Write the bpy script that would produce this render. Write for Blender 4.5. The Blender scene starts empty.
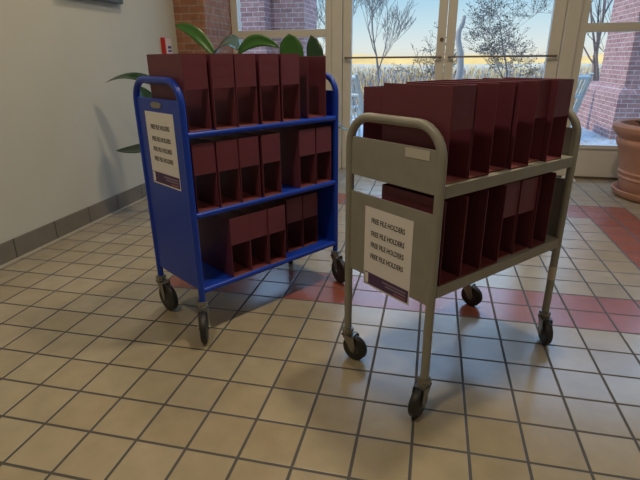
import bpy, bmesh, math, random
from mathutils import Vector, Matrix
random.seed(7)
scene = bpy.context.scene
COL = scene.collection
PI = math.pi
T = 0.205                                   # floor tile pitch

# ------------------------------------------------------------------ materials
def mat(name, color, rough=.5, metal=0., spec=.5, bump=0., bscale=60., vary=0., vscale=6.):
    m = bpy.data.materials.new(name); m.use_nodes = True
    nt = m.node_tree; b = nt.nodes['Principled BSDF']
    b.inputs['Base Color'].default_value = (*color, 1)
    b.inputs['Roughness'].default_value = rough
    b.inputs['Metallic'].default_value = metal
    b.inputs['Specular IOR Level'].default_value = spec
    tc = nt.nodes.new('ShaderNodeTexCoord')
    if vary:
        n = nt.nodes.new('ShaderNodeTexNoise'); n.inputs['Scale'].default_value = vscale; n.inputs['Detail'].default_value = 5
        nt.links.new(tc.outputs['Object'], n.inputs['Vector'])
        mx = nt.nodes.new('ShaderNodeMix'); mx.data_type = 'RGBA'
        mx.inputs[6].default_value = (*[c*(1-vary) for c in color], 1)
        mx.inputs[7].default_value = (*[min(1, c*(1+vary)) for c in color], 1)
        nt.links.new(n.outputs['Fac'], mx.inputs[0]); nt.links.new(mx.outputs[2], b.inputs['Base Color'])
    if bump:
        n = nt.nodes.new('ShaderNodeTexNoise'); n.inputs['Scale'].default_value = bscale
        nt.links.new(tc.outputs['Object'], n.inputs['Vector'])
        bp = nt.nodes.new('ShaderNodeBump'); bp.inputs['Strength'].default_value = bump; bp.inputs['Distance'].default_value = .003
        nt.links.new(n.outputs['Fac'], bp.inputs['Height']); nt.links.new(bp.outputs[0], b.inputs['Normal'])
    return m

def brick_mat(name, c1, c2, mortar, axis='xz', rough=.85):
    m = bpy.data.materials.new(name); m.use_nodes = True
    nt = m.node_tree; b = nt.nodes['Principled BSDF']; b.inputs['Roughness'].default_value = rough
    b.inputs['Specular IOR Level'].default_value = .25
    tc = nt.nodes.new('ShaderNodeTexCoord'); sx = nt.nodes.new('ShaderNodeSeparateXYZ'); cb = nt.nodes.new('ShaderNodeCombineXYZ')
    nt.links.new(tc.outputs['Object'], sx.inputs[0])
    ad = nt.nodes.new('ShaderNodeMath'); ad.operation = 'ADD'
    nt.links.new(sx.outputs[0], ad.inputs[0]); nt.links.new(sx.outputs[1], ad.inputs[1])
    nt.links.new(ad.outputs[0], cb.inputs[0]); nt.links.new(sx.outputs[2], cb.inputs[1])
    br = nt.nodes.new('ShaderNodeTexBrick')
    br.inputs['Color1'].default_value = (*c1, 1); br.inputs['Color2'].default_value = (*c2, 1); br.inputs['Mortar'].default_value = (*mortar, 1)
    br.inputs['Scale'].default_value = 1; br.inputs['Brick Width'].default_value = .215; br.inputs['Row Height'].default_value = .077
    br.inputs['Mortar Size'].default_value = .006; br.inputs['Mortar Smooth'].default_value = .15
    nt.links.new(cb.outputs[0], br.inputs['Vector'])
    n = nt.nodes.new('ShaderNodeTexNoise'); n.inputs['Scale'].default_value = 14; n.inputs['Detail'].default_value = 6
    nt.links.new(tc.outputs['Object'], n.inputs['Vector'])
    mx = nt.nodes.new('ShaderNodeMix'); mx.data_type = 'RGBA'; mx.blend_type = 'OVERLAY'; mx.inputs[0].default_value = .5
    nt.links.new(br.outputs['Color'], mx.inputs[6]); nt.links.new(n.outputs['Fac'], mx.inputs[7])
    nt.links.new(mx.outputs[2], b.inputs['Base Color'])
    bp = nt.nodes.new('ShaderNodeBump'); bp.invert = True; bp.inputs['Strength'].default_value = .6; bp.inputs['Distance'].default_value = .008
    nt.links.new(br.outputs['Fac'], bp.inputs['Height']); nt.links.new(bp.outputs[0], b.inputs['Normal'])
    return m

def floor_mat():
    m = bpy.data.materials.new('quarry_tile'); m.use_nodes = True
    nt = m.node_tree; b = nt.nodes['Principled BSDF']; N = nt.nodes.new; L = nt.links.new
    tc = N('ShaderNodeTexCoord'); sx = N('ShaderNodeSeparateXYZ'); L(tc.outputs['Object'], sx.inputs[0])
    def M_(op, a, b_=None, c=None):
        n = N('ShaderNodeMath'); n.operation = op
        for i, v in enumerate((a, b_, c)):
            if v is None: continue
            if isinstance(v, (int, float)): n.inputs[i].default_value = v
            else: L(v, n.inputs[i])
        return n.outputs[0]
    ux = M_('DIVIDE', sx.outputs[0], T); uy = M_('DIVIDE', sx.outputs[1], T)
    ix = M_('FLOOR', ux); iy = M_('FLOOR', uy)
    fx = M_('ABSOLUTE', M_('SUBTRACT', M_('SUBTRACT', ux, ix), .5)); fy = M_('ABSOLUTE', M_('SUBTRACT', M_('SUBTRACT', uy, iy), .5))
    edge = M_('MAXIMUM', fx, fy)
    mr = N('ShaderNodeMapRange'); mr.inputs[1].default_value = .466; mr.inputs[2].default_value = .477; L(edge, mr.inputs[0])
    grout = mr.outputs[0]
    # square ring of red tiles, two tiles wide: outside [-3,14]x[4,16], inside [-1,12]x[6,14]
    def inside(x0, x1, y0, y1):
        a = M_('GREATER_THAN', ix, x0-.5); c = M_('LESS_THAN', ix, x1-.5)
        d = M_('GREATER_THAN', iy, y0-.5); e = M_('LESS_THAN', iy, y1-.5)
        return M_('MULTIPLY', M_('MULTIPLY', a, c), M_('MULTIPLY', d, e))
    red = M_('SUBTRACT', inside(-3, 14, 4, 16), inside(-1, 12, 6, 14))
    cb = N('ShaderNodeCombineXYZ'); L(ix, cb.inputs[0]); L(iy, cb.inputs[1])
    wn = N('ShaderNodeTexWhiteNoise'); wn.noise_dimensions = '2D'; L(cb.outputs[0], wn.inputs['Vector'])
    def mix(f, a, c):
        n = N('ShaderNodeMix'); n.data_type = 'RGBA'
        if isinstance(f, (int, float)): n.inputs[0].default_value = f
        else: L(f, n.inputs[0])
        for i, v in ((6, a), (7, c)):
            if isinstance(v, tuple): n.inputs[i].default_value = (*v, 1)
            else: L(v, n.inputs[i])
        return n.outputs[2]
    tan = mix(wn.outputs['Value'], (.325, .265, .175), (.375, .318, .225))
    rd = mix(wn.outputs['Value'], (.27, .075, .05), (.31, .10, .07))
    tile = mix(red, tan, rd)
    nz = N('ShaderNodeTexNoise'); nz.inputs['Scale'].default_value = 9; nz.inputs['Detail'].default_value = 6; L(tc.outputs['Object'], nz.inputs['Vector'])
    nr = N('ShaderNodeMapRange'); nr.inputs[1].default_value = .3; nr.inputs[2].default_value = .7; nr.inputs[3].default_value = .90; nr.inputs[4].default_value = 1.06
    L(nz.outputs['Fac'], nr.inputs[0])
    vm = N('ShaderNodeVectorMath'); vm.operation = 'SCALE'; L(tile, vm.inputs[0]); L(nr.outputs[0], vm.inputs[3])
    col = mix(grout, vm.outputs[0], (.050, .045, .042))
    L(col, b.inputs['Base Color'])
    rg = N('ShaderNodeMapRange'); rg.inputs[3].default_value = .22; rg.inputs[4].default_value = .8; L(grout, rg.inputs[0]); L(rg.outputs[0], b.inputs['Roughness'])
    b.inputs['Specular IOR Level'].default_value = 1.0
    bp = N('ShaderNodeBump'); bp.invert = True; bp.inputs['Strength'].default_value = .5; bp.inputs['Distance'].default_value = .003
    L(grout, bp.inputs['Height']); L(bp.outputs[0], b.inputs['Normal'])
    return m

def base_mat():
    m = mat('base_tile', (.17, .145, .115), .4)
    nt = m.node_tree; b = nt.nodes['Principled BSDF']; N = nt.nodes.new; L = nt.links.new
    tc = N('ShaderNodeTexCoord'); sx = N('ShaderNodeSeparateXYZ'); L(tc.outputs['Object'], sx.inputs[0])
    d = N('ShaderNodeMath'); d.operation = 'DIVIDE'; L(sx.outputs[1], d.inputs[0]); d.inputs[1].default_value = .41
    fr = N('ShaderNodeMath'); fr.operation = 'FRACT'
    ad = N('ShaderNodeMath'); ad.operation = 'ADD'; L(d.outputs[0], ad.inputs[0]); ad.inputs[1].default_value = 50.55; L(ad.outputs[0], fr.inputs[0])
    lt = N('ShaderNodeMath'); lt.operation = 'LESS_THAN'; L(fr.outputs[0], lt.inputs[0]); lt.inputs[1].default_value = .028
    mx = N('ShaderNodeMix'); mx.data_type = 'RGBA'; L(lt.outputs[0], mx.inputs[0])
    nz = N('ShaderNodeTexNoise'); nz.inputs['Scale'].default_value = 8; L(tc.outputs['Object'], nz.inputs['Vector'])
    m2 = N('ShaderNodeMix'); m2.data_type = 'RGBA'; L(nz.outputs['Fac'], m2.inputs[0])
    m2.inputs[6].default_value = (.14, .12, .095, 1); m2.inputs[7].default_value = (.20, .17, .135, 1)
    L(m2.outputs[2], mx.inputs[6]); mx.inputs[7].default_value = (.05, .045, .04, 1)
    L(mx.outputs[2], b.inputs['Base Color'])
    return m

def glass_mat():
    m = bpy.data.materials.new('window_glass'); m.use_nodes = True
    nt = m.node_tree; nt.nodes.clear()
    o = nt.nodes.new('ShaderNodeOutputMaterial'); mx = nt.nodes.new('ShaderNodeMixShader')
    t = nt.nodes.new('ShaderNodeBsdfTransparent'); g = nt.nodes.new('ShaderNodeBsdfGlossy')
    t.inputs[0].default_value = (.93, .96, .96, 1); g.inputs[1].default_value = .02
    mx.inputs[0].default_value = .05
    nt.links.new(t.outputs[0], mx.inputs[1]); nt.links.new(g.outputs[0], mx.inputs[2]); nt.links.new(mx.outputs[0], o.inputs[0])
    return m

M = dict(
    floor=floor_mat(), base=base_mat(), glass=glass_mat(),
    wall=mat('painted_wall', (.50, .485, .425), .8, bump=.25, bscale=180, vary=.04, vscale=3),
    ceiling=mat('ceiling_tile', (.6, .58, .53), .9),
    baseline=mat('base_grout', (.42, .38, .31), .8),
    frame=mat('cream_frame', (.60, .565, .51), .45, vary=.04),
    bar=mat('bronze_bar', (.16, .13, .11), .4, .6),
    ibrick=brick_mat('indoor_brick', (.26, .115, .075), (.34, .165, .105), (.30, .24, .19)),
    obrick=brick_mat('outdoor_brick', (.29, .15, .145), (.40, .225, .21), (.50, .45, .45)),
    blue=mat('blue_enamel', (.008, .046, .43), .36, 0, .4, vary=.08),
    beige=mat('putty_enamel', (.29, .28, .252), .42, 0, .45, bump=.1, bscale=120, vary=.14, vscale=14),
    maroon=mat('maroon_board', (.145, .033, .053), .5, 0, .4, bump=.12, bscale=220, vary=.12, vscale=9),
    maroon_in=mat('maroon_lining', (.15, .032, .038), .6, 0, .3, vary=.1),
    board=mat('board_edge', (.30, .13, .085), .7),
    zinc=mat('zinc', (.30, .285, .26), .38, .85, vary=.15, vscale=40),
    rubber=mat('black_rubber', (.018, .018, .020), .5, bump=.1),
    hub=mat('hub_grey', (.055, .055, .058), .5),
    paper=mat('white_paper', (.80, .78, .80), .7),
    ink=mat('black_ink', (.015, .015, .018), .7),
    purple=mat('purple_ink', (.085, .045, .13), .7),
    faint=mat('pale_print', (.30, .24, .34), .7),
    redprint=mat('red_print', (.33, .12, .17), .7),
    tape=mat('white_tape', (.55, .53, .50), .6),
    tape2=mat('masking_tape', (.56, .50, .42), .6),
    terra=mat('terracotta', (.44, .215, .135), .75, bump=.3, bscale=50, vary=.2, vscale=7),
    soil=mat('potting_soil', (.03, .02, .015), .95, bump=1, bscale=30),
    leaf=mat('green_leaf', (.035, .115, .022), .3, 0, .5, vary=.25, vscale=12),
    leafd=mat('dark_leaf', (.018, .05, .022), .22, 0, .6, vary=.2, vscale=12),
    leafg=mat('glossy_leaf', (.07, .13, .13), .1, 0, 1.0),
    pot=mat('dark_glazed_pot', (.03, .035, .032), .3),
    alarm=mat('alarm_red', (.42, .02, .025), .35),
    alarmw=mat('alarm_white', (.65, .55, .56), .5),
    alarmb=mat('alarm_blue', (.05, .05, .16), .5),
    panel=mat('dark_panel', (.06, .07, .07), .4),
    patio=mat('patio_concrete', (.42, .42, .42), .9, bump=.5, bscale=20, vary=.15, vscale=2),
    bench=mat('pale_blue_paint', (.58, .63, .63), .6, vary=.1),
    bark=mat('grey_bark', (.20, .16, .13), .9, vary=.3, vscale=20),
    barkp=mat('pinkish_bark', (.30, .22, .19), .8, vary=.3, vscale=14),
    barkb=mat('silver_bark', (.36, .34, .32), .8, vary=.2, vscale=10),
    twig=mat('thin_twigs', (.17, .15, .14), .9),
    gold=mat('golden_grass', (.74, .44, .14), .9, vary=.3),
    goldl=mat('straw_grass', (.82, .62, .36), .9, vary=.2),
    bluegr=mat('frosted_brush', (.36, .36, .42), .9, vary=.3),
    white=mat('pale_seedheads', (.80, .74, .62), .9),
    browng=mat('brown_brush', (.24, .17, .14), .9, vary=.3),
    dleaf=mat('dry_leaf', (.40, .22, .09), .8, vary=.3),
    stop=mat('white_rubber', (.6, .57, .5), .6),
    lamp=None,
)
def meadow_mat():
    m = bpy.data.materials.new('winter_meadow'); m.use_nodes = True
    nt = m.node_tree; b = nt.nodes['Principled BSDF']; b.inputs['Roughness'].default_value = 1; b.inputs['Specular IOR Level'].default_value = 0
    tc = nt.nodes.new('ShaderNodeTexCoord'); n = nt.nodes.new('ShaderNodeTexNoise'); n.inputs['Scale'].default_value = .35; n.inputs['Detail'].default_value = 10; n.inputs['Roughness'].default_value = .7
    nt.links.new(tc.outputs['Object'], n.inputs['Vector'])
    r = nt.nodes.new('ShaderNodeValToRGB'); e = r.color_ramp.elements
    e[0].position = .36; e[0].color = (.34, .28, .24, 1); e[1].position = .62; e[1].color = (.74, .42, .14, 1)
    x = r.color_ramp.elements.new(.5); x.color = (.56, .44, .32, 1)
    nt.links.new(n.outputs['Fac'], r.inputs[0]); nt.links.new(r.outputs[0], b.inputs['Base Color'])
    return m
M['meadow'] = meadow_mat()

# ------------------------------------------------------------------ helpers
def link(name, bm, m, parent=None, bevel=0., smooth=True, loc=None):
    me = bpy.data.meshes.new(name)
    bmesh.ops.recalc_face_normals(bm, faces=bm.faces)
    bm.to_mesh(me); bm.free()
    o = bpy.data.objects.new(name, me); COL.objects.link(o)
    for k in (m if isinstance(m, (list, tuple)) else [m]): me.materials.append(k)
    if parent is not None: o.parent = parent
    if loc is not None: o.location = loc
    if smooth:
        for p in me.polygons: p.use_smooth = True
        try: me.set_sharp_from_angle(angle=math.radians(38))
        except Exception: pass
    if bevel:
        md = o.modifiers.new('bevel', 'BEVEL'); md.width = bevel; md.segments = 2; md.limit_method = 'ANGLE'; md.angle_limit = math.radians(40)
    return o
def thing(name, label, cat, loc=(0, 0, 0), rz=0., group=None):
    o = bpy.data.objects.new(name, None); COL.objects.link(o)
    o.location = loc; o.rotation_euler = (0, 0, rz); o.empty_display_size = .1
    return tag(o, label, cat, group)
def tag(o, label, cat, group=None, kind=None):
    o['label'] = label; o['category'] = cat
    if group: o['group'] = group
    if kind: o['kind'] = kind
    return o
def struct(o):
    o['kind'] = 'structure'; return o
def box(bm, x0, x1, y0, y1, z0, z1, mi=0):
    v = [bm.verts.new(p) for p in ((x0,y0,z0),(x1,y0,z0),(x1,y1,z0),(x0,y1,z0),(x0,y0,z1),(x1,y0,z1),(x1,y1,z1),(x0,y1,z1))]
    for f in ((0,3,2,1),(4,5,6,7),(0,1,5,4),(1,2,6,5),(2,3,7,6),(3,0,4,7)):
        bm.faces.new([v[i] for i in f]).material_index = mi
def nb(*boxes):
    bm = bmesh.new()
    for b in boxes: box(bm, *b)
    return bm
def tube(bm, pts, rad, seg=10, cap=True, mi=0):
    pts = [Vector(p) for p in pts]
    rads = rad if isinstance(rad, (list, tuple)) else [rad]*len(pts)
    rings = []; prev = None
    for i, p in enumerate(pts):
        t = (pts[min(i+1, len(pts)-1)] - pts[max(i-1, 0)]).normalized()
        if prev is None:
            a = Vector((0, 0, 1)) if abs(t.z) < .9 else Vector((1, 0, 0))
            n = t.cross(a).normalized()
        else:
            n = (prev - t*prev.dot(t)).normalized()
        prev = n; b = t.cross(n)
        rings.append([bm.verts.new(p + (n*math.cos(2*PI*k/seg) + b*math.sin(2*PI*k/seg))*rads[i]) for k in range(seg)])
    for r0, r1 in zip(rings, rings[1:]):
        for k in range(seg):
            bm.faces.new((r0[k], r0[(k+1) % seg], r1[(k+1) % seg], r1[k])).material_index = mi
    if cap:
        bm.faces.new(rings[0][::-1]).material_index = mi; bm.faces.new(rings[-1]).material_index = mi
    return bm
def lathe(bm, prof, seg=40, axis='z', off=(0, 0, 0), close=True):
    rings = []
    for r, h in prof:
        ring = []
        for k in range(seg):
            a = 2*PI*k/seg
            p = (r*math.cos(a), r*math.sin(a), h) if axis == 'z' else (r*math.cos(a), h, r*math.sin(a))
            ring.append(bm.verts.new((p[0]+off[0], p[1]+off[1], p[2]+off[2])))
        rings.append(ring)
    for r0, r1 in zip(rings, rings[1:]):
        for k in range(seg): bm.faces.new((r0[k], r0[(k+1) % seg], r1[(k+1) % seg], r1[k]))
    if close: bm.faces.new(rings[0][::-1]); bm.faces.new(rings[-1])
    return bm
def arch(W, z0, z1, R, n=7):
    """U-shaped centre line in the plane u=0, from (v=0,z0) up, over and down to (v=W,z0)."""
    pts = [(0, 0, z0), (0, 0, (z0+z1)/2)]
    for k in range(n+1):
        a = PI - k*(PI/2)/n; pts.append((0, R+R*math.cos(a), z1-R+R*math.sin(a)))
    for k in range(n+1):
        a = PI/2 - k*(PI/2)/n; pts.append((0, W-R+R*math.cos(a), z1-R+R*math.sin(a)))
    return pts + [(0, W, (z0+z1)/2), (0, W, z0)]

# ------------------------------------------------------------------ room shell
XL, XR, YB, YW, ZC = -1.9, 6.2, -6.2, 4.5, 4.1
struct(link('floor', nb((XL-.2, XR+.2, YB-.2, YW+.14, -.12, 0)), M['floor'], smooth=False))
struct(link('wall_left', nb((XL-.15, XL, YB, YW-.0, 0, ZC)), M['wall'], smooth=False))
struct(link('wall_back', nb((XL-.15, XR+.15, YB-.15, YB, 0, ZC)), M['wall'], smooth=False))
struct(link('wall_right', nb((XR, XR+.15, YB, YW, 0, ZC)), M['wall'], smooth=False))
struct(link('ceiling', nb((XL-.15, XR+.15, YB-.15, YW+.14, ZC, ZC+.15)), M['ceiling'], smooth=False))
bm = nb((XL, XL+.012, YB, 3.75, 0, .155)); struct(link('baseboard_left', bm, M['base'], bevel=.004, smooth=False))
struct(link('trim_1', nb((XL, XL+.022, YB, 3.75, 0, .009)), M['baseline'], smooth=False))   # pale grout joint
struct(link('wall_corner', nb((XL, -1.53, 3.75, YW+.12, 0, ZC)), M['ibrick'], bevel=.006, smooth=False))   # brick pier

# window wall (plane y = 4.5, frames 12 cm deep)
Y0, Y1 = YW, YW+.12
yg = YW+.055
ZT = 3.5
def frame_rect(x0, x1, z0, z1, wl, wr, wb, wt, y0, y1):
    bm = bmesh.new()
    box(bm, x0, x0+wl, y0, y1, z0, z1); box(bm, x1-wr, x1, y0, y1, z0, z1)
    box(bm, x0+wl, x1-wr, y0, y1, z0, z0+wb); box(bm, x0+wl, x1-wr, y0, y1, z1-wt, z1)
    return bm
struct(link('wall_window_sky_block', nb((-1.53, XR, Y0, Y1, ZT, 7.5)), M['wall'], smooth=False))  # header wall; unseen part above the ceiling added to shade the outdoor pillar front
# left sidelight
def window(n, x0, x1, label_panes):
    f = struct(link('window_%d' % n, frame_rect(x0, x1, 0, ZT, .085, .085, .36, .1, Y0, Y1), M['frame'], bevel=.004, smooth=False))
    link('sill', nb((x0, x1, Y0-.02, Y0+.0, .355, .40)), M['frame'], f, bevel=.006, smooth=False)
    link('transom', nb((x0+.085, x1-.085, Y0, Y1, 1.61, 1.70)), M['frame'], f, bevel=.004, smooth=False)
    link('pane', nb((x0+.085, x1-.085, yg, yg+.006, .36, 1.61)), M['glass'], f, smooth=False)
    link('pane', nb((x0+.085, x1-.085, yg, yg+.006, 1.70, ZT-.1)), M['glass'], f, smooth=False)
    link('kick_line', nb((x0, x1, Y0-.006, Y0, .0, .028)), M['bar'], f, smooth=False)
    return f
window(1, -1.53, -.24, 2)
window(2, 2.49, 4.4, 2)
window(3, 4.4, XR, 2)
# mullions
struct(link('trim_2', nb((-.24, -.115, Y0-.03, Y1, 0, ZT)), M['frame'], bevel=.006, smooth=False))
struct(link('trim_3', nb((2.345, 2.49, Y0-.03, Y1, 0, ZT)), M['frame'], bevel=.006, smooth=False))
struct(link('trim_4', nb((-.115, 2.345, Y0-.03, Y1, 2.42, 2.52)), M['frame'], bevel=.006, smooth=False))
w4 = struct(link('window_4', frame_rect(-.115, 2.345, 2.52, ZT, .06, .06, .06, .1, Y0, Y1), M['frame'], bevel=.004, smooth=False))
link('pane', nb((-.055, 2.285, yg, yg+.006, 2.58, ZT-.1)), M['glass'], w4, smooth=False)
def door(n, x0, x1, hinge_left):
    sl, sr = (.105, .10) if hinge_left else (.10, .125)
    f = struct(link('door_%d' % n, frame_rect(x0, x1, .012, 2.41, sl, sr, .26, .12, Y0+.02, Y1-.02), M['frame'], bevel=.005, smooth=False))
    link('pane', nb((x0+sl, x1-sr, yg, yg+.006, .272, 2.29)), M['glass'], f, smooth=False)
    bm = bmesh.new(); tube(bm, [(x0+.03, Y0-.035, 1.372), (x1-.03, Y0-.035, 1.372)], .011, 10)
    for x in (x0+.05, x1-.05): tube(bm, [(x, Y0-.035, 1.372), (x, Y0+.02, 1.372)], .013, 8)
    link('push_bar', bm, M['bar'], f)
    xk = x1-.045 if hinge_left else x0+.045
    if hinge_left:
        bm = bmesh.new(); lathe(bm, [(.022, -.012), (.022, 0)], 16, 'y', (xk, Y0+.02, 1.56)); link('lock', bm, M['bar'], f)
    return f
door(1, -.112, 1.098, True)
door(2, 1.104, 2.342, False)
# white wedge at the foot of the glazing
bm = bmesh.new()
vs = [bm.verts.new(p) for p in ((2.56, 4.33, 0), (2.70, 4.33, 0), (2.70, 4.47, 0), (2.56, 4.47, 0), (2.575, 4.45, .035), (2.685, 4.45, .035), (2.685, 4.47, .035), (2.575, 4.47, .035))]
for f in ((0,3,2,1),(4,5,6,7),(0,1,5,4),(1,2,6,5),(2,3,7,6),(3,0,4,7)): bm.faces.new([vs[i] for i in f])
tag(link('door_stop', bm, M['stop'], bevel=.004, smooth=False), 'small white wedge door stop on the floor at the foot of the right window', 'door stop')

# fire alarm on the left wall, dark panel above
fa = thing('fire_alarm', 'red and white fire alarm pull box on the left wall by the brick', 'fire alarm', (XL-.002, 3.465, 1.46))
link('housing', nb((0, .05, -.07, .07, -.13, .13)), M['alarm'], fa, bevel=.006, smooth=False)
link('face_plate', nb((.05, .055, -.055, .06, -.07, .125)), M['alarmw'], fa, smooth=False)
link('marking', nb((.055, .057, -.02, .045, .02, .045), (.055, .057, -.02, .045, -.015, .005)), M['alarmb'], fa, smooth=False)
link('pull_handle', nb((.055, .075, -.045, .05, -.06, -.035)), M['alarm'], fa, bevel=.004, smooth=False)
wp = thing('wall_display', 'dark wall panel cut off at the top edge above the left wall', 'display panel', (XL, 2.3, 2.1))
link('casing', nb((0, .06, -.42, .42, -.255, .255)), M['panel'], wp, bevel=.01, smooth=False)
link('screen', nb((.06, .064, -.39, .39, -.22, .22)), mat('dark_screen', (.01, .012, .013), .15), wp, smooth=False)

# ------------------------------------------------------------------ casters, carts
def caster(parent, u, v, ang, zs, R=.0625):
    """fork with collar as the part, wheel as its sub-part; ang = trailing direction in the cart's frame."""
    def tr(bm):
        bmesh.ops.transform(bm, matrix=Matrix.Translation((u, v, 0)) @ Matrix.Rotation(ang, 4, 'Z'), verts=bm.verts); return bm
    tx = .042*R/.0625
    bm = bmesh.new()
    lathe(bm, [(.012, zs+.004), (.025, zs+.002), (.028, zs-.006), (.028, zs-.012), (.022, zs-.016), (.026, zs-.022), (.024, zs-.03), (.01, zs-.03)], 20)
    box(bm, -.022, .040, -.0255, .0255, zs-.031, zs-.026)
    for sd in (-1, 1):
        y0, y1 = (sd*.0255, sd*.0225)
        prof = [(-.022, zs-.026), (.046, zs-.026), (.058, R+.004), (tx+.006, R-.016), (tx-.010, R-.012), (.004, zs-.06)]
        a = [bm.verts.new((x, y0, z)) for x, z in prof]; b = [bm.verts.new((x, y1, z)) for x, z in prof]
        bm.faces.new(a); bm.faces.new(b[::-1])
        for i in range(len(prof)): bm.faces.new((a[i], a[(i+1) % 6], b[(i+1) % 6], b[i]))
        lathe(bm, [(.009, sd*.0255), (.009, sd*.031)], 10, 'y', (tx, 0, R))
    f = link('caster', tr(bm), M['zinc'], parent)
    bm = bmesh.new()
    lathe(bm, [(.03, -.0165), (R-.0125, -.0165), (R-.0045, -.015), (R, -.009), (R, .009), (R-.0045, .015), (R-.0125, .0165), (.03, .0165)], 32, 'y', (tx, 0, R))
    w = link('wheel', tr(bm), M['rubber'], f)
    bm = bmesh.new()
    lathe(bm, [(.012, -.019), (.028, -.0175), (.030, -.0168), (.030, .0168), (.028, .0175), (.012, .019)], 24, 'y', (tx, 0, R))
    # hub disc belongs to the wheel
    me = w.data; me.materials.append(M['hub'])
    b2 = bmesh.new(); b2.from_mesh(me); tr(bm)
    tmp = bpy.data.meshes.new('t'); bm.to_mesh(tmp); bm.free(); n0 = len(b2.faces); b2.from_mesh(tmp); bpy.data.meshes.remove(tmp)
    b2.faces.ensure_lookup_table()
    for q in b2.faces[n0:]: q.material_index = 1
    b2.to_mesh(me); b2.free()
    return f
def wdir(dx, dy, a): return math.atan2(dy, dx) - a

# ---- blue cart
BA = math.radians(57.09); BL, BW = .977, .449
blue = thing('book_cart', 'bright blue three-shelf metal book cart nearer the left wall', 'cart', (-.0674, .3345, 0), BA)
ZB = .20; ZS = .155
for u in (0, BL):
    link('end_frame', tube(bmesh.new(), arch(BW, ZB, 1.27, .105), .0165, 14), M['blue'], blue).location = (u, 0, 0)
    p = link('end_panel', nb((u-.006, u+.006, .01, BW-.01, .262, 1.187)), M['blue'], blue, bevel=.003, smooth=False)
    if u == 0:
        bm = bmesh.new()
        pts = []
        for k in range(24):
            a = 2*PI*k/24; pts.append((math.cos(a)*.03 + (.022 if math.cos(a) > 0 else -.022), math.sin(a)*.014))
        a = [bm.verts.new((-.006, .23+y, 1.158+z)) for y, z in pts]; b = [bm.verts.new((-.010, .23+y, 1.158+z)) for y, z in pts]
        bm.faces.new(b)
        for i in range(24): bm.faces.new((a[i], a[(i+1) % 24], b[(i+1) % 24], b[i]))
        link('latch_plate', bm, M['zinc'], p)
for z in (1.046, .6645, .268):
    bm = bmesh.new()
    box(bm, .007, BL-.007, .004, BW-.004, z-.008, z)
    for v in (.0, BW):
        tube(bm, [(.012, v, z-.012), (BL-.012, v, z-.012)], .0155, 12)
    link('shelf', bm, M['blue'], blue, smooth=True)
caster(blue, 0, BW, wdir(.88, -.48, BA), ZB, .08); caster(blue, 0, 0, wdir(.38, -.92, BA), ZB, .08)
caster(blue, BL, 0, wdir(.7, -.7, BA), ZB, .08); caster(blue, BL, BW, wdir(.3, -.95, BA), ZB, .08)

# ---- beige cart
GA = math.radians(49.33); GL, GW = .893, .481
beige = thing('book_cart', 'putty beige two-shelf metal book cart in front, on the right', 'cart', (1.056, -.002, 0), GA)
for u in (0, GL):
    link('end_frame', tube(bmesh.new(), arch(GW, ZS, 1.143, .115), .0175, 16), M['beige'], beige).location = (u, 0, 0)
    up = link('upper_end_panel', nb((u-.005, u+.005, .012, GW-.012, .905, 1.062)), M['beige'], beige, bevel=.003, smooth=False)
    link('lower_end_panel', nb((u-.005, u+.005, .012, GW-.012, .475, .835)), M['beige'], beige, bevel=.003, smooth=False)
    if u == 0:
        o = link('blank_label', nb((-.007, -.005, .050, .165, 1.022, 1.056)), M['tape'], up, smooth=False); o['label'] = 'blank white sticker'
for z in (.942, .555):
    bm = bmesh.new()
    box(bm, .008, GL-.008, .0, GW, z-.004, z)
    for v0, v1 in ((-.012, -.006), (GW+.006, GW+.012)):
        box(bm, .016, GL-.016, v0, v1, z-.046, z)
    box(bm, .016, GL-.016, -.007, .001, z-.004, z); box(bm, .016, GL-.016, GW-.001, GW+.007, z-.004, z)
    box(bm, .008, .014, .012, GW-.012, z-.04, z-.002); box(bm, GL-.014, GL-.008, .012, GW-.012, z-.04, z-.002)
    link('shelf', bm, M['beige'], beige, bevel=.002, smooth=False)
bm = bmesh.new(); tube(bm, [(GL, 0, .335), (GL, 0, .405)], .0185, 16)
o = link('tape_band', bm, M['tape2'], beige); o['label'] = 'pale tape wrapped round the leg'
caster(beige, 0, GW, wdir(.92, -.40, GA), ZS); caster(beige, 0, 0, wdir(-.42, -.9, GA), ZS)
caster(beige, GL, 0, wdir(.15, -1, GA), ZS); caster(beige, GL, GW, wdir(.85, -.5, GA), ZS)

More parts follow.
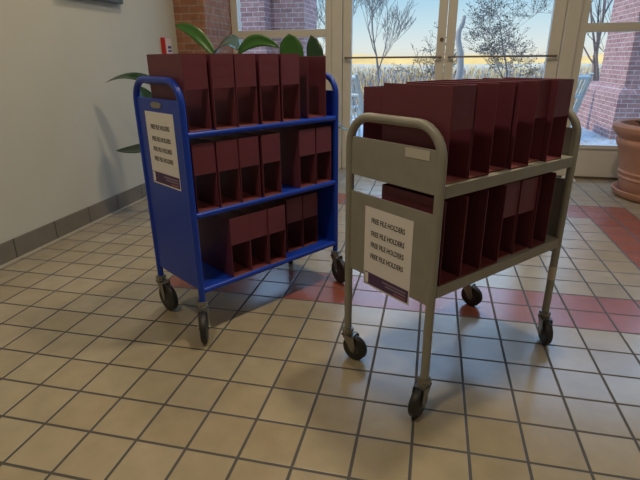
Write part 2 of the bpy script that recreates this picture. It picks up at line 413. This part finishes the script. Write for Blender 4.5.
# ---- paper notices taped to the near end panels
def text_mesh(body, size, shear=.0):
    cu = bpy.data.curves.new('txt', 'FONT'); cu.body = body; cu.size = size; cu.shear = shear; cu.align_x = 'CENTER'; cu.offset = size*.016
    cu.resolution_u = 2; cu.extrude = .0003
    t = bpy.data.objects.new('txt', cu); COL.objects.link(t)
    me = bpy.data.meshes.new_from_object(t.evaluated_get(bpy.context.evaluated_depsgraph_get()))
    bpy.data.objects.remove(t); bpy.data.curves.remove(cu)
    return me
def notice(label, cart_loc, ang, v0, v1, z0, z1, lines, w_text, u_off):
    """sheet in the plane u = -u_off of the cart; local x runs to the reader's right (-v)."""
    c, s = math.cos(ang), math.sin(ang)
    vc = (v0+v1)/2
    loc = (cart_loc[0]-vc*s - u_off*c, cart_loc[1]+vc*c - u_off*s, z0)
    r = thing('paper_notice', label, 'notice', loc, ang-PI/2)
    W = abs(v1-v0); H = z1-z0
    bm = bmesh.new(); nx = 8
    # a slightly wavy sheet, 0.4 mm thick
    g = [[[bm.verts.new((-W/2+W*i/nx, yy, H*j)) for yy in (0, -.0006)] for j in (0, 1)] for i in range(nx+1)]
    for i in range(nx):
        for k in (0, 1): bm.faces.new((g[i][0][k], g[i+1][0][k], g[i+1][1][k], g[i][1][k]))
        for j in (0, 1): bm.faces.new((g[i][j][0], g[i+1][j][0], g[i+1][j][1], g[i][j][1]))
    for i in (0, nx): bm.faces.new((g[i][0][0], g[i][1][0], g[i][1][1], g[i][0][1]))
    link('sheet', bm, M['paper'], r, smooth=False)
    for fr in lines:
        me = text_mesh('FREE FILE HOLDERS', .03)
        xs = [v.co.x for v in me.vertices]; k = w_text*W/(max(xs)-min(xs))
        xm = (max(xs)+min(xs))/2
        o = bpy.data.objects.new('text_line', me); COL.objects.link(o); me.materials.append(M['ink']); o.parent = r
        o.rotation_euler = (PI/2, 0, 0); o.scale = (k, k*1.4, 1); o.location = (-xm*k, -.0011, H*(1-fr)-.0135*k)
    b = link('footer_band', nb((-W/2+.006, W/2-.006, -.0014, -.0006, .008, .062)), M['purple'], r, smooth=False)
    link('emblem_block', nb((-W/2+.010, -W/2+.030, -.0018, -.0014, .012, .058)), M['paper'], b, smooth=False)
    link('fine_print', nb((-.02, W/2-.02, -.0018, -.0014, .043, .049), (0, W/2-.02, -.0018, -.0014, .030, .036)), M['faint'], b, smooth=False)
    link('red_print', nb((.05, W/2-.02, -.0018, -.0014, .014, .022)), M['redprint'], b, smooth=False)
    return r
notice('white FREE FILE HOLDERS notice with purple footer taped to the blue cart end', (-.0674, .3345), BA, .360, .078, .766, 1.125, (.20, .36, .50, .635), .66, .0068)
notice('white FREE FILE HOLDERS notice hanging on the beige cart lower end panel', (1.056, -.002), GA, .372, .103, .437, .789, (.155, .315, .455, .60), .70, .0058)

# ---- file holders
HW, HD, HH, TH = .122, .325, .327, .0035
def make_holder():
    r = bpy.data.objects.new('file_holder', None); r.empty_display_size = .05; COL.objects.link(r)
    link('side_panel', nb((0, TH, 0, HD, 0, HH)), M['maroon'], r, bevel=.0012, smooth=False)
    link('side_panel', nb((HW-TH, HW, 0, HD, 0, HH)), M['maroon'], r, bevel=.0012, smooth=False)
    bm = nb((TH, HW-TH, 0, TH, HH*.555, HH), (TH+.014, HW-TH-.014, -.0005, 0, HH*.70, HH*.715), (TH+.014, HW-TH-.014, -.0005, 0, HH*.86, HH*.873),
            (TH+.014, TH+.018, -.0005, 0, HH*.70, HH*.873), (HW-TH-.018, HW-TH-.014, -.0005, 0, HH*.70, HH*.873))
    link('front_panel', bm, M['maroon'], r, smooth=False)
    b = link('base_panel', nb((TH, HW-TH, 0.0012, HD, 0, .005)), M['maroon_in'], r, smooth=False)
    link('front_edge', nb((TH, HW-TH, 0, .0012, 0, .0055)), M['board'], b, smooth=False)
    return r
proto = make_holder(); used = [False]
def place_holder(cart, u, v, z, flip, label, group, rz=0., lean=0.):
    """flip=False: half-panel faces out over the long front edge (v=0); True: open back faces out."""
    if not used[0]: o = proto; used[0] = True
    else:
        o = proto.copy(); COL.objects.link(o)
        for ch in proto.children:
            c = ch.copy(); COL.objects.link(c); c.parent = o
            for g in ch.children:
                d = g.copy(); COL.objects.link(d); d.parent = c
    m = Matrix.Translation((u, v, z)) @ Matrix.Rotation(rz, 4, 'Z')
    if flip: m = m @ Matrix.Translation((HW, HD, 0)) @ Matrix.Rotation(PI, 4, 'Z')
    A = Matrix.Translation(cart.location) @ Matrix.Rotation(cart.rotation_euler.z, 4, 'Z')
    m = A @ m @ Matrix.Rotation(lean, 4, 'Y')
    o.location = m.to_translation(); o.rotation_euler = m.to_euler(); o.scale = (1, 1, 1)
    tag(o, label, 'file holder', group)
    return o
e = .0008
ords = ['leftmost', 'second from the left', 'third from the left', 'fourth from the left', 'second from the right', 'rightmost']
g = 'file holders on the blue cart top shelf'
for i, (u, v) in enumerate(((.022, .0), (.160, -.008), (.290, -.006), (.434, -.006), (.572, -.006), (.770, .012))):
    ht = place_holder(blue, u, v, 1.0465+e, i == 5, 'maroon file holder on the blue cart top shelf, ' + ords[i], g, rz=math.radians(-9) if i == 5 else 0)
    ht.scale = (1, 1, 1.025 if i < 5 else .99)
g = 'file holders on the blue cart middle shelf'
for i, (u, v) in enumerate(((.026, .0), (.156, -.003), (.284, -.004), (.424, -.006), (.688, .0), (.818, .0))):
    place_holder(blue, u, v, .665+e, False, 'maroon file holder on the blue cart middle shelf, ' + ords[i], g)
g = 'file holders on the blue cart bottom shelf'
o5 = ['leftmost', 'second from the left', 'third from the left', 'second from the right', 'rightmost']
for i, (u, v) in enumerate(((.196, -.004), (.318, -.002), (.440, -.008), (.630, .06), (.757, .06))):
    place_holder(blue, u, v, .2685+e, False, 'maroon file holder on the blue cart bottom shelf, ' + o5[i], g)
op = ['nearest its end notice', 'second from the near end', 'third from the near end', 'fourth from the near end', 'second from the far end', 'at the far end']
g = 'file holders on the beige cart upper shelf'
for i, (u, v, fl) in enumerate(((.028, .002, False), (.158, .004, True), (.288, .02, True), (.420, .004, True), (.546, .03, False), (.668, .0, False))):
    place_holder(beige, u, v, .942+e, fl, 'dark maroon file holder on the beige cart upper shelf, ' + op[i], g)
hb = place_holder(beige, .05, GW-.018, .942+e, False, 'dark maroon file holder turned sideways at the back left of the beige upper shelf', g, rz=-PI/2)
hb.scale = (1, 1, .94)
g = 'file holders on the beige cart lower shelf'
for i, (u, v, fl) in enumerate(((.030, -.008, True), (.153, -.008, True), (.276, -.006, True), (.399, .012, False), (.522, .006, False), (.645, -.004, True))):
    place_holder(beige, u, v, .555+e, fl, 'dark maroon file holder on the beige cart lower shelf, ' + op[i], g)

# ------------------------------------------------------------------ terracotta planter
px_, py_ = 3.37, 3.75
tp = thing('terracotta_planter', 'large ribbed terracotta planter at the right edge by the window', 'planter', (px_, py_, 0))
bm = bmesh.new(); lathe(bm, [(.02, .004), (.42, .004), (.445, .02), (.466, .06), (.469, .08), (.455, .085), (.43, .066), (.40, .03), (.02, .03)], 64)
link('saucer', bm, M['terra'], tp)
bm = bmesh.new()
lathe(bm, [(.02, .034), (.385, .034), (.400, .06), (.424, .19), (.436, .198), (.436, .212), (.428, .22), (.432, .245), (.444, .252), (.444, .266), (.436, .275),
           (.488, .50), (.500, .515), (.514, .555), (.514, .575), (.500, .595), (.520, .615), (.548, .65), (.566, .68), (.568, .712), (.550, .735), (.52, .74), (.50, .725), (.49, .66), (.02, .66)], 64)
link('pot', bm, M['terra'], tp)
bm = bmesh.new(); lathe(bm, [(.02, .67), (.25, .685), (.42, .672), (.489, .664)], 32, close=False)
link('soil', bm, M['soil'], tp)
bm = bmesh.new()
for k in range(7):
    a = k*.9; r = .05+.03*k
    tube(bm, [(-.2+r*math.cos(a), -.1+r*math.sin(a), .66), (-.2+r*1.3*math.cos(a), -.1+r*1.3*math.sin(a), .73+.008*k), (-.2+r*1.6*math.cos(a), -.1+r*1.5*math.sin(a), .735+.008*k)], [.016, .013, .006], 7)
link('dead_stems', bm, M['soil'], tp)

# ------------------------------------------------------------------ leafy plants behind the blue cart
def strap_leaf(base, mid, tip, width, m, parent, peak=.45, side=None, cup=.22, name='leaf', n=14, stem=None):
    base, mid, tip = Vector(base), Vector(mid), Vector(tip)
    ctrl = mid*2 - (base+tip)*.5
    bm = bmesh.new(); rows = []
    for i in range(n+1):
        t = i/n
        p = base*(1-t)**2 + ctrl*2*t*(1-t) + tip*t*t
        d = ((ctrl-base)*(1-t) + (tip-ctrl)*t).normalized()
        s = Vector(side).normalized() if side else d.cross(Vector((0, 0, 1))).normalized()
        s = (s - d*s.dot(d)).normalized(); up = s.cross(d)
        if up.z < 0 and not side: up = -up
        if t < peak: w = math.sin(PI/2*(t/peak))**.8*.92+.08
        else: w = max(.0, math.cos(PI/2*((t-peak)/(1-peak))))**.7
        w = max(w, .015)*width/2
        rows.append([bm.verts.new(p + s*w*k + up*(abs(k)**1.5*w*cup)) for k in (-1, -.5, 0, .5, 1)])
    for a, b in zip(rows, rows[1:]):
        for k in range(4): bm.faces.new((a[k], a[k+1], b[k+1], b[k]))
    if stem: tube(bm, [stem, tuple((Vector(stem)*.5+base*.5)+Vector((0, 0, .02))), base], [.007, .006, .004], 6)
    o = link(name, bm, m, parent)
    sd = o.modifiers.new('thick', 'SOLIDIFY'); sd.thickness = .002
    return o
def rel(p, o): return tuple(Vector(p) - Vector(o))
pa = (-.95, 2.25, 0)
plA = thing('potted_plant', 'potted plant with long arching strap leaves behind the blue cart', 'plant', pa)
bm = bmesh.new(); lathe(bm, [(.02, 0), (.15, 0), (.19, .30), (.22, .62), (.235, .64), (.235, .68), (.21, .68), (.19, .62), (.02, .62)], 36)
link('pot', bm, M['pot'], plA)
bm = bmesh.new(); lathe(bm, [(.01, .635), (.1, .64), (.19, .625)], 24, close=False); link('soil', bm, M['soil'], plA)
FN = (.33, -.93, .12)                        # leaves turned broadside to the room
LA = [  # stem foot, base, mid, tip, width, material, normal
    ((-1.05, 2.15, .62), (-1.16, 2.12, 1.08), (-1.40, 2.10, 1.225), (-1.70, 2.08, 1.185), .12, 'leafd', (.15, -.4, .9)),
    ((-.95, 2.2, .62), (-.79, 2.34, 1.36), (-.96, 2.35, 1.56), (-1.155, 2.36, 1.63), .10, 'leaf', FN),
    ((-.93, 2.25, .62), (-.84, 2.34, 1.33), (-.70, 2.33, 1.475), (-.58, 2.30, 1.43), .26, 'leafg', (.1, -.4, .9)),
    ((-.90, 2.22, .62), (-.60, 2.35, 1.39), (-.44, 2.35, 1.50), (-.24, 2.36, 1.445), .10, 'leaf', FN),
    ((-1.05, 2.15, .62), (-1.2, 2.13, .70), (-1.42, 2.10, .635), (-1.70, 2.08, .615), .17, 'leafd', (.2, -.35, .92)),
    ((-1.08, 2.05, .62), (-1.20, 2.03, .70), (-1.28, 2.0, .95), (-1.33, 1.98, 1.17), .30, 'leafd', (.8, -.3, .5)),
    ((-.88, 2.1, .62), (-.8, 2.05, .75), (-.65, 1.95, 1.0), (-.5, 1.85, .95), .10, 'leafd', None),
]
for st, b, m_, t, w, k, nr in LA:
    d_ = Vector(t)-Vector(b)
    strap_leaf(rel(b, pa), rel(m_, pa), rel(t, pa), w, M[k], plA, side=tuple(d_.cross(Vector(nr))) if nr else None, stem=rel(st, pa))
pb = (-.28, 3.35, 0)
plB = thing('potted_plant', 'potted plant with upright broad leaves behind the carts by the glass door', 'plant', pb)
bm = bmesh.new(); lathe(bm, [(.02, 0), (.14, 0), (.18, .28), (.2, .48), (.215, .5), (.215, .54), (.19, .54), (.17, .48), (.02, .48)], 36)
link('pot', bm, M['pot'], plB)
bm = bmesh.new(); lathe(bm, [(.01, .495), (.1, .5), (.17, .485)], 24, close=False); link('soil', bm, M['soil'], plB)
LB = [
    ((-.34, 3.33, .50), (-.40, 3.38, 1.20), (-.45, 3.35, 1.60), .25, 'leaf', (1, 0, 0)),
    ((-.24, 3.33, .50), (-.17, 3.38, 1.15), (-.235, 3.40, 1.585), .175, 'leafd', (1, 0, .2)),
    ((-.18, 3.32, .50), (-.02, 3.30, .74), (.15, 3.32, .66), .10, 'leafd', None),
    ((-.20, 3.25, .50), (.06, 3.22, .70), (.30, 3.25, .56), .08, 'leaf', None),
]
for b, m_, t, w, k, s in LB: strap_leaf(rel(b, pb), rel(m_, pb), rel(t, pb), w, M[k], plB, side=s, peak=.76 if s else .45)

# ------------------------------------------------------------------ outdoors
struct(link('patio', nb((-6, 14, YW+.14, 11, -.14, -.02)), M['patio'], smooth=False))
bm = bmesh.new()
nx, ny = 40, 46
gv = []
for j in range(ny+1):
    y = 11 + (j/ny)**2*190
    gv.append([bm.verts.new((-60+i*120/nx if j < 12 else (-60+i*120/nx)*(1+(y-22)/60), y, -.05 + .12*math.sin(i*1.3+j)*min(1, j/6) + max(0, (y-60))*.003)) for i in range(nx+1)])
for a, b in zip(gv, gv[1:]):
    for i in range(nx): bm.faces.new((a[i], a[i+1], b[i+1], b[i]))
struct(link('meadow_ground', bm, M['meadow']))
# brush: countless stalks
bm = bmesh.new()
def stalks(n, xr, yr, hr, mis, wid=.02):
    for _ in range(n):
        y = yr[0] + (yr[1]-yr[0])*random.random()**1.3
        k = y/yr[0]
        x = 1 + random.uniform(*xr)*y
        h = random.uniform(*hr); w = wid*k*random.uniform(.5, 1.4); a = random.uniform(0, PI)
        dx, dy = math.cos(a)*w, math.sin(a)*w; lx, ly = random.uniform(-.3, .3)*h, random.uniform(-.2, .2)*h
        mi = random.choice(mis)
        v0 = bm.verts.new((x-dx, y-dy, 0)); v1 = bm.verts.new((x+dx, y+dy, 0)); v2 = bm.verts.new((x+lx+dx*.7, y+ly, h*.7)); v3 = bm.verts.new((x+lx*1.5, y+ly, h))
        v4 = bm.verts.new((x+lx-dx*.7, y+ly, h*.7))
        f = bm.faces.new((v0, v1, v2, v4)); f.material_index = mi
        f = bm.faces.new((v4, v2, v3)); f.material_index = mi
        if random.random() < .6:      # seed head clump
            s = w*1.5
            q = [bm.verts.new((x+lx*1.5+sx*s, y+ly+sy*s*.5, h*random.uniform(.6, 1)+sz*s)) for sx, sy, sz in ((-1, 0, 0), (0, -1, .6), (1, 0, 0), (0, 1, -.6))]
            bm.faces.new(q).material_index = random.choice(mis)
stalks(12000, (-.42, .62), (11.5, 30), (.25, .95), [0, 0, 0, 1, 1, 2, 2, 4, 5, 5], .014)
stalks(8000, (-.42, .62), (26, 60), (.25, .8), [0, 0, 0, 1, 1, 2, 3, 5], .014)
br = link('dry_brush', bm, [M['gold'], M['goldl'], M['bluegr'], M['white'], M['twig'], M['browng']], smooth=False)
tag(br, 'dry winter grass and brush covering the field outside the glass doors', 'brush', kind='stuff')
# low hill with golden trees along the horizon
bm = bmesh.new()
pr = None
for i in range(81):
    x = -130+i*4.5; h = .9 + .5*math.sin(i*.31)+.4*math.sin(i*.83+1)+random.uniform(-.25, .25)
    ring = [bm.verts.new((x, 120, 0)), bm.verts.new((x, 126, h*.8+.9)), bm.verts.new((x, 134, h+1.2)), bm.verts.new((x, 150, 0))]
    if pr:
        for k in range(3): bm.faces.new((pr[k], ring[k], ring[k+1], pr[k+1]))
    pr = ring
struct(link('hills', bm, mat('autumn_hill', (.92, .40, .10), .95, vary=.35, vscale=.15), smooth=False))

# brick pillars
def pillar(label, boxes, loc):
    r = thing('brick_pillar', label, 'pillar', loc)
    names = ['shaft', 'base', 'side_shaft'] if len(boxes) > 2 else ['shaft', 'base']
    for n_, b in zip(names, boxes): link(n_, nb(b), M['obrick'], r, bevel=.01, smooth=False)
    return r
r = pillar('sunlit brick pillar with flared base outside the right window', [(0, 1.3, 0, 1.45, .86, 4.6)], (4.215, 8, -.02))
bm = bmesh.new()
B = lambda x0, x1, y0, y1, z: [bm.verts.new(p) for p in ((x0, y0, z), (x1, y0, z), (x1, y1, z), (x0, y1, z))]
l0, l1, l2 = B(-.10, 1.4, -.10, 2.3, 0), B(-.08, 1.38, -.08, 2.25, .78), B(0, 1.3, 0, 2.15, .90)
for a, b in ((l0, l1), (l1, l2)):
    for k in range(4): bm.faces.new((a[k], a[(k+1) % 4], b[(k+1) % 4], b[k]))
bm.faces.new(l0[::-1]); bm.faces.new(l2)
link('base', bm, M['obrick'], r, smooth=False)
pillar('stepped brick pillar outside the left window', [(-.45, 0, 0, .6, 0, 3.0), (-.6, .62, .35, 1.3, 0, 3.0)], (-1.94, 7, -.02))

# slatted garden chairs
def garden_chair(label, loc, rz):
    r = thing('garden_chair', label, 'chair', loc, rz, None)
    W = .62; tilt = .30
    def back(z): return -.02 - (z-.40)*tilt      # y of the reclined back at height z
    for x in (-W/2, W/2):
        bm = bmesh.new()
        pr_ = [(-.035, 0), (.035, 0), (.02, 0), ]
        y0, y1 = back(.05)+.02, back(1.16)
        pts = [(x, back(0.0)+.0, 0), (x, back(.4), .4), (x, back(.8), .8), (x, back(1.17), 1.17)]
        tube(bm, pts, [.034, .036, .034, .03], 4)
        link('back_post', bm, M['bench'], r, smooth=False)
        bm = bmesh.new(); tube(bm, [(x, .50, 0), (x, .48, .60)], [.03, .03], 4); link('leg', bm, M['bench'], r, smooth=False)
        bm = nb((x-.04, x+.04, back(.62)-.0, .56, .605, .63)); link('armrest', bm, M['bench'], r, bevel=.006, smooth=False)
        bm = nb((x-.02, x+.02, back(.34), .5, .33, .39)); link('side_rail', bm, M['bench'], r, smooth=False)
    for z in (.46, .86, 1.12):
        bm = bmesh.new(); tube(bm, [(-W/2, back(z), z), (W/2, back(z), z)], .03, 4); link('back_rail', bm, M['bench'], r, smooth=False)
    for k in range(8):
        x = -W/2+.06+k*(W-.12)/7
        bm = bmesh.new(); tube(bm, [(x, back(.46), .46), (x, back(1.12), 1.12)], .018, 4); link('back_slat', bm, M['bench'], r, smooth=False)
    for k in range(6):
        y = .02+k*.088
        link('seat_slat', nb((-W/2+.02, W/2-.02, y, y+.07, .39, .41)), M['bench'], r, bevel=.004, smooth=False)
    return r
garden_chair('pale blue slat-back garden chair outside the right window', (2.72, 6.0, -.02), math.radians(38))
garden_chair('pale blue slat-back garden chair outside the left glass door', (-.25, 6.2, -.02), math.radians(-35))

# trees
def grow(bmb, bmt, p, d, r, ln, depth, spread, up=.15, droop=0., minr=.006, kids=(2, 3), leafy=None):
    n = 3; pts = [p]; rr = [r]
    q = Vector(p); dd = Vector(d).normalized()
    for i in range(n):
        dd = (dd + Vector((random.uniform(-1, 1), random.uniform(-1, 1), random.uniform(-.6, .8)))*.13 + Vector((0, 0, up-droop))*.25).normalized()
        q = q + dd*ln/n; pts.append(q.copy()); rr.append(r*(1-.35*(i+1)/n))
    tube(bmb if depth > 2 else bmt, pts, [max(x, minr) for x in rr], 5 if r > .02 else 3, cap=False)
    if depth == 0:
        if leafy is not None:
            for _ in range(leafy):
                c = pts[random.randrange(1, 4)] + Vector([random.uniform(-.06, .06) for _ in range(3)]); s = random.uniform(.010, .022)
                f = bmt.faces.new([bmt.verts.new(c+Vector(v)*s) for v in ((-1, 0, random.uniform(-.5, .5)), (0, .4, -1), (1, 0, random.uniform(-.5, .5)), (0, -.4, 1))]); f.material_index = 1
        return
    for k in range(random.randint(*kids)):
        i = random.choice((1, 2, 3, 3))
        a = Vector((random.uniform(-1, 1), random.uniform(-1, 1), random.uniform(-.3, .7))).normalized()
        nd = (dd*(1-spread) + a*spread*1.2).normalized()
        grow(bmb, bmt, pts[i], nd, rr[i]*random.uniform(.5, .68), ln*random.uniform(.6, .8), depth-1, spread, up, droop, minr, kids, leafy)
    grow(bmb, bmt, pts[-1], dd, rr[-1]*.85, ln*.78, depth-1, spread, up, droop, minr, kids, leafy)
def tree(label, loc, trunks, depth, ln, r, bark, spread=.5, up=.15, droop=0, minr=.006, kids=(2, 3), leafy=None, seed=1):
    random.seed(seed)
    t = thing('bare_tree', label, 'tree', loc)
    b1, b2 = bmesh.new(), bmesh.new()
    for base, d, f in trunks: grow(b1, b2, Vector(base), Vector(d), r*f, ln*f, depth, spread, up, droop, minr, kids, leafy)
    link('trunk', b1, bark, t); link('twigs', b2, [M['twig'], M['leafd']], t, smooth=False)
    return t
tree('slender bare tree seen through the left glass door, upright bare branches', (-.9, 16, -.05), [((0, 0, 0), (0, 0, 1), 1)], 5, 1.5, .055, M['bark'], .42, .3, 0, .006, (2, 3), None, 3)
tree('twiggy bush-like tree at the right of the left glass door', (.85, 17.5, -.05), [((0, 0, 0), (.05, 0, 1), 1), ((.1, 0, 0), (-.5, 0, 1), .8), ((0, .1, 0), (.45, 0, 1), .75)], 4, .85, .035, M['bark'], .62, .05, 0, .006, (2, 3), 2, 5)
tree('wide bare tree with dense branches centred in the right glass door', (3.1, 14, -.05), [((0, 0, 0), (-.02, 0, 1), 1)], 6, 1.05, .05, M['bark'], .66, .03, .02, .0042, (2, 3), 1, 11)
tree('bare tree whose twigs show at the right edge of the left window', (-1.95, 13, -.05), [((0, 0, 0), (.0, 0, 1), 1)], 5, 1.35, .045, M['bark'], .42, .25, 0, .005, (2, 3), None, 8)
tree('smooth multi-stemmed bare tree beside the right brick pillar', (4.74, 10.9, -.05), [((0, 0, .0), (-.17, 0, 1), 1), ((.05, .1, 0), (-.03, 0, 1), 1), ((.14, 0, 0), (.08, .05, 1), .95), ((.0, -.1, 0), (-.30, .1, 1), .8)], 4, 1.5, .08, M['barkp'], .36, .3, 0, .006, (1, 2), None, 4)
# pale snag
sn = thing('tree_snag', 'pale curved dead trunk standing outside the middle of the glass doors', 'dead tree', (1.47, 9, -.02))
bm = bmesh.new(); tube(bm, [(0, 0, 0), (-.02, 0, .7), (.02, 0, 1.2), (.0, 0, 1.45), (-.07, 0, 1.72), (-.07, 0, 1.88), (-.01, 0, 2.02), (.015, 0, 2.16)], [.085, .07, .068, .066, .055, .05, .045, .03], 10)
link('trunk', bm, M['barkb'], sn)
bm = bmesh.new(); tube(bm, [(-.06, 0, 1.70), (-.11, 0, 1.78), (-.125, .02, 1.86)], [.05, .035, .02], 8)
link('branch', bm, M['barkb'], sn)
# fallen leaves on the patio by the right pillar
random.seed(2)
bm = bmesh.new()
for _ in range(140):
    x = random.uniform(2.9, 4.1); y = random.uniform(6.2, 8.3); s = random.uniform(.02, .045); a = random.uniform(0, 6.3)
    vs = [bm.verts.new((x+math.cos(a+k*PI/2)*s*(1 if k % 2 else .6), y+math.sin(a+k*PI/2)*s*(1 if k % 2 else .6), -.012+random.uniform(0, .012))) for k in range(4)]
    bm.faces.new(vs)
tag(link('fallen_leaves', bm, M['dleaf'], smooth=False), 'brown fallen leaves scattered on the patio outside the right window', 'leaves', kind='stuff')

# ------------------------------------------------------------------ light
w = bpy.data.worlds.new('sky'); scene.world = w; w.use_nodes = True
nt = w.node_tree; bg = nt.nodes['Background']
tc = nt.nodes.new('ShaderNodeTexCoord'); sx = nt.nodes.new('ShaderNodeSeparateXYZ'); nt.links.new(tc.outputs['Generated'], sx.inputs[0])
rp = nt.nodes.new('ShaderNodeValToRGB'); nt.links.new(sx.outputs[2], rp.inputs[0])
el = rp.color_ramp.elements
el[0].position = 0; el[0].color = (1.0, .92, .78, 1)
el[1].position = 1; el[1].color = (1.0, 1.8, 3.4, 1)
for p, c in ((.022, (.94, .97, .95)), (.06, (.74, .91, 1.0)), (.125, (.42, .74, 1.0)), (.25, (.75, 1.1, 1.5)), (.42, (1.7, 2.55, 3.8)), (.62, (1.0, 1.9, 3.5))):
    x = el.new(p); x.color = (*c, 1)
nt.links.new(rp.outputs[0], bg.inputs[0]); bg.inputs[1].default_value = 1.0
sun = bpy.data.lights.new('sun', 'SUN'); sun.energy = 2.6; sun.angle = math.radians(1); sun.color = (1, .80, .55)
so = bpy.data.objects.new('sun', sun); COL.objects.link(so)
so.rotation_euler = Vector((.92, .10, -.48)).to_track_quat('-Z', 'Y').to_euler()
def lamp(x, y, p, r=.16, col=(1, .83, .57)):
    l = bpy.data.lights.new('ceiling_lamp', 'AREA'); l.shape = 'DISK'; l.size = r*2; l.energy = p; l.color = col
    o = bpy.data.objects.new('ceiling_lamp', l); COL.objects.link(o); o.location = (x, y, ZC-.02)
    return o
lamp(1.42, 1.05, 58); lamp(-.35, 1.75, 27); lamp(-.1, -1.2, 38); lamp(2.9, -1.3, 18)
pl = bpy.data.lights.new('daylight', 'AREA'); pl.shape = 'RECTANGLE'; pl.size = XR+1.5; pl.size_y = ZT-.36; pl.cycles.is_portal = True
po = bpy.data.objects.new('daylight', pl); COL.objects.link(po); po.location = ((XR-1.5)/2, YW-.05, (ZT+.36)/2); po.rotation_euler = (-PI/2, 0, 0)

# ------------------------------------------------------------------ camera
cam = bpy.data.cameras.new('camera'); cam.sensor_width = 36; cam.sensor_fit = 'HORIZONTAL'; cam.lens = 477.917*36/640
co = bpy.data.objects.new('camera', cam); COL.objects.link(co)
rot = [[0.974807, 0.222903, -0.008147], [-0.07123, 0.3457, 0.935638], [-0.211373, 0.911485, -0.352868]]
mw = Matrix(((rot[0][0], rot[1][0], -rot[2][0], 1.01375), (rot[0][1], rot[1][1], -rot[2][1], -1.65260), (rot[0][2], rot[1][2], -rot[2][2], 1.35219), (0, 0, 0, 1)))
co.matrix_world = mw
cam.clip_start = .05; cam.clip_end = 500
scene.camera = co
vs_ = scene.view_settings
vs_.view_transform = 'Standard'; vs_.look = 'None'; vs_.gamma = 1; vs_.use_curve_mapping = False; vs_.exposure = 0
